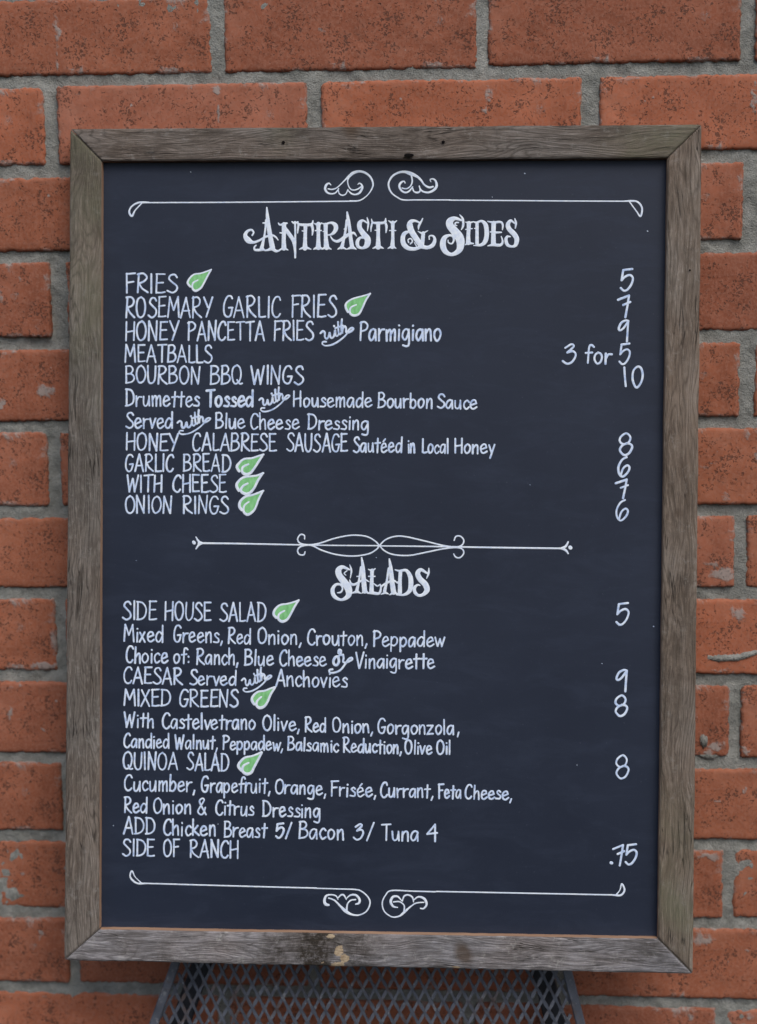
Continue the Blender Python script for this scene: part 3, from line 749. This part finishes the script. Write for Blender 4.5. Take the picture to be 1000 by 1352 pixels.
# headings and scrollwork: strokes traced with their widths
def art(name, groups, label, mat=None):
    p = Paint()
    for (ox, oy, sc, strokes) in groups:
        for st in strokes:
            q = [(ox + a / sc, oy + b_ / sc, c / sc) for a, b_, c in st]
            p.stroke(q, 7)
    return p.build(name, [mat or M_HEAVY], label)
h1 = (310, 265, 9.09, [
 [(386, 82, 18), (395, 200, 45), (412, 330, 55), (432, 450, 60), (455, 560, 66), (475, 590, 40)],
 [(378, 235, 28), (364, 380, 24), (345, 480, 32), (325, 570, 50)], [(345, 585, 30), (290, 592, 32), (245, 590, 28), (236, 560, 22), (256, 536, 18)],
 [(330, 575, 35), (360, 595, 20), (400, 592, 26), (450, 575, 45), (500, 605, 32), (550, 592, 14), (570, 580, 10)],
 [(522, 472, 12), (492, 435, 22), (445, 415, 26), (370, 435, 26), (300, 475, 26), (225, 500, 34), (165, 475, 70), (128, 420, 50), (150, 370, 34), (200, 350, 24), (228, 380, 22), (212, 415, 20)],
 [(342, 268, 18), (378, 268, 20)],
 [(592, 285, 55), (592, 380, 50), (590, 480, 50), (592, 570, 60)], [(540, 588, 14), (592, 572, 34), (640, 592, 14)], [(525, 268, 15), (545, 290, 24), (600, 278, 34), (628, 270, 22)], [(545, 385, 18), (580, 390, 18)],
 [(600, 330, 50), (655, 400, 50), (705, 480, 46), (724, 580, 32), (727, 682, 24)], [(725, 255, 24), (728, 400, 24), (726, 560, 28)], [(688, 252, 16), (715, 268, 26), (760, 258, 20)],
 [(758, 252, 14), (768, 282, 28), (850, 292, 34), (925, 282, 30), (940, 240, 14)], [(768, 285, 26), (760, 340, 22), (756, 390, 12)], [(925, 290, 38), (938, 350, 28), (932, 412, 16)],
 [(850, 300, 52), (848, 400, 48), (845, 500, 54), (845, 565, 70)], [(780, 582, 14), (845, 562, 40), (915, 582, 14)], [(812, 362, 16), (840, 370, 16)]])
h2 = (400, 265, 9.09, [
 [(187, 280, 56), (187, 360, 46), (187, 450, 46), (187, 560, 66)], [(142, 275, 16), (187, 292, 32), (228, 266, 14)], [(130, 582, 14), (187, 562, 40), (240, 582, 14)], [(150, 360, 16), (222, 358, 16)],
 [(275, 290, 52), (275, 360, 46), (277, 450, 48), (285, 560, 66)], [(238, 275, 14), (275, 285, 24)], [(270, 282, 26), (340, 265, 32), (388, 290, 58), (398, 335, 60), (370, 385, 45), (325, 410, 22), (285, 410, 14)], [(222, 582, 14), (285, 562, 40), (340, 582, 14)], [(245, 370, 14), (268, 370, 14)],
 [(332, 425, 12), (362, 470, 24), (410, 488, 34), (460, 468, 40), (510, 430, 44), (560, 402, 38), (612, 388, 30), (645, 425, 12)],
 [(532, 138, 20), (545, 230, 42), (562, 330, 42), (575, 450, 46), (592, 555, 52)], [(526, 235, 26), (512, 360, 28), (488, 480, 34), (468, 560, 48)],
 [(420, 582, 12), (468, 562, 34), (522, 582, 12)], [(532, 582, 12), (592, 562, 38), (642, 582, 12)], [(498, 340, 16), (520, 340, 14)],
 [(772, 205, 14), (786, 270, 28), (776, 360, 12)], [(770, 265, 20), (720, 238, 30), (684, 268, 60), (684, 330, 64), (730, 400, 74), (778, 460, 80), (770, 530, 74), (718, 568, 32), (664, 548, 44), (656, 490, 48), (690, 445, 34), (738, 448, 22)],
 [(825, 222, 12), (840, 262, 26), (905, 268, 34), (975, 262, 30), (996, 218, 14)], [(832, 270, 24), (820, 320, 22), (818, 370, 12)], [(905, 280, 50), (905, 380, 44), (905, 460, 48), (905, 555, 66)], [(842, 572, 12), (905, 552, 38), (968, 572, 12)], [(868, 355, 14), (900, 358, 14)]])
h3 = (490, 265, 9.09, [
 [(170, 255, 24), (186, 310, 30), (180, 382, 14)], [(176, 212, 12), (176, 250, 28)],
 [(262, 265, 52), (262, 350, 44), (262, 450, 44), (258, 550, 62)], [(212, 240, 12), (262, 268, 32), (310, 240, 12)], [(205, 572, 12), (258, 552, 38), (300, 572, 12)], [(225, 358, 15), (298, 358, 15)],
 [(622, 212, 12), (598, 260, 24), (576, 300, 28), (570, 342, 12)], [(585, 265, 22), (530, 242, 28), (480, 252, 50), (466, 300, 74), (490, 370, 70), (540, 450, 68), (590, 520, 66), (625, 550, 46)],
 [(610, 550, 50), (680, 562, 42), (742, 532, 48), (766, 470, 38), (746, 424, 24), (702, 425, 16), (700, 462, 16)],
 [(450, 372, 30), (402, 395, 48), (382, 450, 54), (394, 520, 60), (450, 570, 50), (530, 577, 40), (605, 550, 40)],
 [(452, 502, 16), (446, 468, 14), (478, 456, 16), (498, 488, 18), (474, 518, 18)], [(520, 500, 10), (545, 545, 16)],
 [(565, 366, 10), (615, 390, 26), (682, 360, 12)], [(628, 390, 46), (622, 460, 50), (612, 535, 55)]])
h4 = (580, 265, 9.09, [
 [(248, 170, 12), (284, 220, 28), (288, 300, 28), (266, 348, 12)], [(265, 235, 25), (190, 212, 46), (132, 245, 84), (132, 300, 90), (190, 370, 100), (242, 440, 108), (258, 520, 96), (235, 600, 70), (150, 645, 42), (75, 608, 62), (45, 530, 74), (62, 450, 60), (120, 416, 30), (168, 430, 30), (175, 480, 24), (150, 516, 20), (112, 502, 16), (108, 472, 12)],
 [(232, 262, 18), (200, 264, 18), (192, 290, 18), (214, 300, 10)],
 [(357, 270, 52), (355, 345, 46), (350, 420, 46), (350, 505, 58)], [(320, 258, 12), (360, 266, 24), (412, 252, 14)], [(315, 528, 14), (350, 512, 34), (412, 515, 16)], [(320, 345, 16), (395, 335, 16)],
 [(455, 270, 44), (455, 400, 44), (455, 510, 48)], [(408, 252, 12), (450, 262, 26), (510, 245, 32), (558, 290, 56), (572, 390, 58), (556, 480, 58), (510, 528, 40), (415, 538, 12)], [(425, 332, 14), (445, 335, 14)],
 [(655, 270, 56), (652, 400, 54), (652, 515, 60)], [(582, 248, 12), (650, 262, 28), (735, 256, 26), (764, 290, 25), (760, 350, 12)], [(612, 375, 14), (680, 382, 26), (748, 380, 16)], [(585, 542, 12), (650, 530, 32), (735, 532, 34), (762, 490, 24), (746, 428, 12)],
 [(908, 215, 12), (922, 270, 26), (914, 332, 12)], [(908, 275, 16), (860, 240, 36), (826, 285, 58), (842, 340, 64), (900, 400, 68), (932, 460, 66), (918, 530, 50), (875, 550, 30), (822, 530, 44), (802, 470, 44), (818, 432, 34), (855, 432, 16)]])
art('heading', [h1, h2, h3, h4], 'ornate painted heading reading Antipasti & Sides')
h5 = (430, 725, 6.667, [
 [(213, 138, 8), (228, 190, 18), (218, 255, 8)], [(208, 180, 18), (150, 158, 34), (115, 185, 56), (122, 232, 60), (165, 290, 68), (202, 350, 70), (200, 410, 50), (140, 446, 24), (78, 415, 38), (62, 360, 38), (88, 315, 26), (130, 312, 22), (150, 345, 16), (136, 378, 18), (105, 385, 10)], [(190, 190, 10), (165, 212, 12), (180, 230, 8)],
 [(318, 76, 14), (330, 160, 32), (335, 260, 42), (345, 370, 46)], [(312, 160, 20), (296, 270, 20), (275, 370, 30)], [(213, 272, 10), (225, 305, 22), (255, 312, 22), (300, 288, 18), (340, 268, 18), (385, 288, 8)], [(235, 388, 10), (275, 376, 24), (312, 390, 8)], [(320, 388, 8), (348, 374, 28), (382, 390, 10)], [(278, 240, 12), (300, 240, 12)],
 [(410, 190, 38), (408, 260, 34), (405, 370, 44)], [(378, 178, 10), (410, 188, 20), (438, 172, 10)], [(370, 390, 10), (410, 385, 28), (470, 390, 24), (488, 345, 18), (482, 310, 10)], [(428, 305, 10), (455, 325, 14), (482, 310, 10)], [(380, 240, 12), (435, 240, 12)], [(486, 335, 16), (520, 308, 18), (560, 288, 20), (600, 276, 18), (636, 302, 8)],
 [(562, 88, 14), (575, 170, 32), (585, 280, 42), (600, 380, 46)], [(556, 170, 20), (540, 280, 20), (520, 370, 30)], [(490, 398, 10), (525, 385, 24), (556, 396, 8)], [(565, 402, 10), (600, 386, 28), (640, 395, 12)],
 [(660, 200, 34), (655, 290, 36), (655, 385, 40)], [(613, 182, 10), (650, 192, 20), (710, 188, 28), (745, 240, 42), (752, 310, 46), (738, 370, 38), (690, 402, 22), (625, 402, 12)], [(630, 290, 10), (650, 290, 10)],
 [(910, 168, 8), (907, 212, 20), (890, 258, 8)], [(890, 210, 18), (840, 182, 30), (812, 212, 44), (830, 260, 48), (878, 310, 52), (893, 360, 48), (862, 398, 30), (820, 408, 24), (787, 380, 30), (784, 340, 28), (810, 316, 18), (832, 320, 10)]])
art('heading', [h5], 'ornate painted heading reading Salads')
LW = 1.7
o1 = (420, 215, 11.11, [
 [(470, 556, 17), (570, 560, 22), (650, 535, 18), (740, 460, 16), (800, 360, 22), (805, 290, 26), (770, 210, 28), (700, 150, 32), (610, 125, 34), (520, 148, 44), (460, 195, 40), (400, 250, 22), (330, 320, 18), (270, 370, 17), (210, 390, 20), (150, 382, 18)],
 [(190, 325, 14), (160, 300, 22), (120, 330, 35), (106, 385, 34), (140, 438, 28), (200, 455, 22), (260, 438, 20), (305, 378, 16)], [(298, 390, 18), (312, 450, 20), (360, 476, 22), (410, 455, 20), (440, 392, 18)],
 [(448, 410, 18), (490, 450, 25), (545, 465, 24), (610, 440, 34), (650, 370, 36), (640, 320, 26), (605, 300, 18), (586, 318, 12)], [(462, 200, 30), (436, 260, 20), (446, 330, 18), (480, 385, 20), (530, 400, 20), (590, 382, 22), (640, 345, 20)]])
o1b = (150, 210, 2.778, [[(100, 160, 5), (400, 159, 5), (700, 156.5, 5), (892, 154.5, 5)], [(130, 159, 5), (92, 160, 7), (66, 175, 6), (58, 195, 7), (68, 209, 8), (80, 188, 5), (104, 162, 5)]])
o2 = (500, 215, 11.11, [
 [(1050, 545, 18), (560, 545, 19), (370, 545, 20), (290, 515, 20), (200, 450, 22), (155, 370, 26), (150, 290, 26), (200, 200, 28), (290, 145, 30), (380, 132, 36), (470, 158, 55), (560, 198, 38), (620, 250, 30), (670, 320, 25), (740, 360, 30), (800, 350, 26)],
 [(484, 195, 24), (495, 270, 22), (470, 340, 20), (410, 380, 18), (345, 370, 18)], [(390, 298, 14), (375, 270, 18), (330, 290, 30), (305, 340, 32), (330, 400, 28), (390, 436, 26), (450, 415, 24), (500, 352, 18)],
 [(500, 370, 18), (520, 420, 22), (570, 437, 26), (610, 410, 22), (598, 340, 18)], [(610, 380, 22), (650, 420, 28), (730, 435, 32), (810, 400, 40), (852, 340, 42), (838, 268, 32), (800, 236, 24), (758, 246, 18), (770, 280, 12)]])
o2b = (500, 210, 2.778, [[(260, 151, 5), (500, 152.5, 5), (700, 154, 5), (940, 155, 5)], [(900, 154.5, 5), (945, 155, 7), (966, 178, 7), (961, 210, 7), (945, 190, 5), (920, 156, 5)]])
art('top_scrollwork', [o1, o1b], 'curled white rule at the top left of the slate')
art('top_scrollwork', [o2, o2b], 'curled white rule at the top right of the slate')
b1 = (415, 1165, 6.25, [
 [(0, 49, 10), (200, 54.5, 11), (345, 60, 12), (400, 80, 12), (450, 130, 13), (460, 180, 13), (430, 240, 12), (370, 270, 12), (310, 265, 18), (260, 238, 28), (215, 195, 18), (170, 150, 14), (120, 130, 12)],
 [(120, 187, 18), (95, 180, 25), (85, 150, 22), (100, 112, 18), (140, 102, 12), (180, 112, 12), (197, 142, 8)], [(195, 132, 8), (220, 106, 14), (245, 106, 14), (266, 142, 8)], [(268, 132, 8), (300, 106, 14), (345, 106, 18), (374, 140, 20), (370, 170, 18), (343, 180, 12)], [(268, 235, 18), (274, 182, 12), (300, 150, 12), (342, 142, 12)]])
b1b = (150, 1140, 2.778, [[(95, 72.5, 5), (350, 80, 5), (600, 87, 5), (745, 90.5, 5)], [(125, 73, 5), (92, 74, 7), (70, 62, 8), (61, 45, 6), (68, 28, 7), (80, 50, 4), (102, 71, 5)]])
b2 = (415, 1165, 6.25, [
 [(1000, 78, 13), (820, 73, 12), (640, 68, 13), (590, 105, 12), (562, 170, 12), (580, 240, 12), (640, 284, 12), (700, 280, 15), (745, 245, 22), (790, 205, 14), (840, 172, 12), (905, 165, 12)],
 [(742, 240, 16), (742, 190, 12), (705, 160, 12), (655, 162, 12)], [(688, 207, 10), (652, 198, 18), (632, 160, 22), (650, 120, 20), (690, 118, 16), (725, 155, 8)], [(728, 155, 10), (742, 115, 14), (775, 104, 14), (810, 122, 14), (820, 162, 8)], [(823, 145, 10), (860, 120, 14), (908, 135, 20), (928, 180, 18), (905, 215, 14), (878, 215, 12)]])
b2b = (490, 1140, 2.778, [[(240, 103, 5), (450, 107, 5), (650, 111, 5), (905, 116, 5)], [(880, 115, 5), (915, 117, 7), (930, 98, 7), (920, 75, 6), (913, 98, 4), (900, 114, 5)]])
art('bottom_scrollwork', [b1, b1b], 'curled white rule at the bottom left of the slate')
art('bottom_scrollwork', [b2, b2b], 'curled white rule at the bottom right of the slate')
dv1 = (240, 690, 3.571, [
 [(80, 97, 9), (250, 99, 8), (500, 104, 7), (700, 107.5, 6), (930, 109, 6)], [(57, 93, 18), (59, 95, 18)], [(68, 68, 6), (82, 90, 12), (100, 97, 10)], [(68, 124, 6), (82, 104, 12), (100, 97, 10)],
 [(580, 77, 6), (578, 60, 7), (560, 57, 7), (547, 78, 7), (560, 98, 8), (600, 105, 8), (650, 98, 8), (720, 75, 7), (800, 60, 7), (870, 65, 7), (912, 87, 7), (933, 109, 7), (958, 134, 7), (1000, 151, 7), (1073, 155, 7), (1153, 140, 7), (1233, 124, 7), (1293, 118, 7), (1323, 125, 7), (1330, 145, 7), (1313, 165, 7), (1293, 163, 7), (1283, 148, 6)],
 [(582, 138, 6), (576, 152, 7), (555, 150, 7), (547, 130, 7), (565, 112, 8), (610, 107, 8), (660, 130, 7), (730, 151, 7), (810, 158, 7), (880, 148, 7), (918, 127, 7), (933, 109, 7), (960, 82, 7), (1003, 66, 7), (1053, 66, 7), (1143, 86, 7), (1233, 108, 7), (1293, 115, 7), (1323, 105, 7), (1330, 82, 7), (1313, 64, 7), (1293, 66, 7), (1285, 84, 6)]])
dv2 = (490, 690, 3.571, [[(30, 110, 6), (300, 113, 7), (600, 118, 8), (905, 122, 8)], [(930, 91, 7), (918, 112, 11), (898, 121, 10)], [(930, 146, 7), (918, 130, 11), (898, 122, 10)], [(939, 117, 18), (941, 119, 18)]])
art('divider_flourish', [dv1, dv2], 'thin white divider with two interlaced loops and arrow ends')

# ------------------------------------------------------------------ metal chair back the board rests against
ch = empty('metal_chair', (.29, -.045, -.86))
ch['label'] = 'dark grey metal chair back of diamond mesh, under and behind the menu board'
ch['category'] = 'chair'
coff = Vector(ch.location)
YT, YB = -.046, -.060                                   # leans forward a little towards the bottom
def cp(px, py):
    r = ray(px, py)
    # plane through y = YT at z = -.69, y = YB at z = -.80
    sl = (YB - YT) / (-.11)
    t = (YT + sl * (CAM.z + .69) - CAM.y) / (r.y - sl * r.z)
    return CAM + r * t
L0, L1 = cp(234, 1268), cp(204, 1352); R0, R1 = cp(744, 1268), cp(765, 1352)
zt, zb = L0.z + .035, L1.z - .10
def edge_x(a, b, z): return a.x + (b.x - a.x) * (z - a.z) / (b.z - a.z)
def ysurf(x, z):
    sl = (YB - YT) / (-.11); y = YT + sl * (z + .69)
    xl, xr = edge_x(L0, L1, z), edge_x(R0, R1, z); u = (x - xl) / (xr - xl)
    return y + .012 * (abs(2 * u - 1) ** 3)              # the sheet curls back at its edges
def bar(path, wx, dy_, name, mat, rnd=.001, warp=0):
    """flat bar along path of points; wx half width in x, dy_ half depth"""
    V = []; F = []
    sec = [(-wx, -dy_ + rnd), (-wx + rnd, -dy_), (wx - rnd, -dy_), (wx, -dy_ + rnd), (wx, dy_), (-wx, dy_)]
    for p in path:
        for a, b_ in sec: V.append((p.x + a, p.y + b_, p.z))
    k = len(sec)
    for i in range(len(path) - 1):
        for j in range(k):
            a, b_ = i * k + j, i * k + (j + 1) % k
            F.append((a, b_, b_ + k, a + k))
    F.append(tuple(range(k - 1, -1, -1))); F.append(tuple(range((len(path) - 1) * k, len(path) * k)))
    o = obj(name, V, F, mat, ch); o.location = -coff
    return o
zz = [zt + (zb - zt) * i / 12 for i in range(13)]
for a, b_, s in ((L0, L1, -1), (R0, R1, 1)):
    path = [Vector((edge_x(a, b_, z) + .0008 * s, ysurf(edge_x(a, b_, z), z) - .003, z)) for z in zz]
    bar(path, .0038, .0022, 'side_bar', M_METAL)
    path = [Vector((edge_x(a, b_, z) - s * .020, ysurf(edge_x(a, b_, z), z) + .016, z)) for z in zz]
    bar(path, .0085, .002, 'dark_inner_bar', M_DARKM)  # dark bar set behind and just inside each side bar
# top rail (behind the board)
tv = [Vector((edge_x(L0, L1, zt) - .006 + (edge_x(R0, R1, zt) - edge_x(L0, L1, zt) + .012) * i / 16, 0, zt)) for i in range(17)]
V = []; F = []
for p_ in tv:
    y = ysurf(p_.x, zt)
    for a, b_ in ((-.006, -.006), (.006, -.006), (.006, .006), (-.006, .006)): V.append((p_.x, y + a - .001, zt + b_ + .006))
for i in range(16):
    for j in range(4):
        a, b_ = i * 4 + j, i * 4 + (j + 1) % 4; F.append((a, a + 4, b_ + 4, b_))
F += [(0, 1, 2, 3), (67, 66, 65, 64)]
o = obj('top_rail', V, F, M_METAL, ch); o.location = -coff
# expanded metal sheet
def sheet():
    V = []; F = []
    px_, pz_ = .0098, .0180; k = pz_ / px_
    hw_ = .00105
    cx0 = .28
    for sgn in (1, -1):
        for n in range(-60, 61):
            # line x = cx0 + n*px + sgn*(z - zt)/k
            run = None; z = zt; prev = None
            pts = []
            steps = int((zt - zb) / (pz_ / 4))
            for i in range(steps + 1):
                z = zt - i * pz_ / 4
                x = cx0 + n * px_ + sgn * (z - zt) / k
                xl, xr = edge_x(L0, L1, z), edge_x(R0, R1, z)
                ins = xl + .002 < x < xr - .002
                if ins:
                    # strands flatten towards their crossings
                    ph = i % 2
                    pts.append((x, z, i))
                if (not ins or i == steps) and len(pts) > 1:
                    b0 = len(V)
                    for (x_, z_, ii) in pts:
                        wv = hw_ * (1.35 if ii % 2 == (n % 2) else .85) * (1 + .15 * noise.noise(Vector((x_ * 200, z_ * 200, sgn))))
                        y = ysurf(x_, z_) + (.0004 * sgn) + .0003 * noise.noise(Vector((x_ * 60, z_ * 60, 0)))
                        nx_, nz_ = 1 / math.hypot(1, 1 / k), sgn * (-1 / k) / math.hypot(1, 1 / k)
                        V += [(x_ - nx_ * wv, y - .0005, z_ - nz_ * wv), (x_ + nx_ * wv, y - .0009, z_ + nz_ * wv), (x_ + nx_ * wv, y + .0006, z_ + nz_ * wv), (x_ - nx_ * wv, y + .0008, z_ - nz_ * wv)]
                    m_ = len(pts)
                    for q in range(m_ - 1):
                        for j in range(4):
                            a, b_ = b0 + q * 4 + j, b0 + q * 4 + (j + 1) % 4
                            F.append((a, a + 4, b_ + 4, b_))
                    pts = []
                elif not ins: pts = []
    o = obj('mesh_back', V, F, M_METAL, ch); o.location = -coff
sheet()
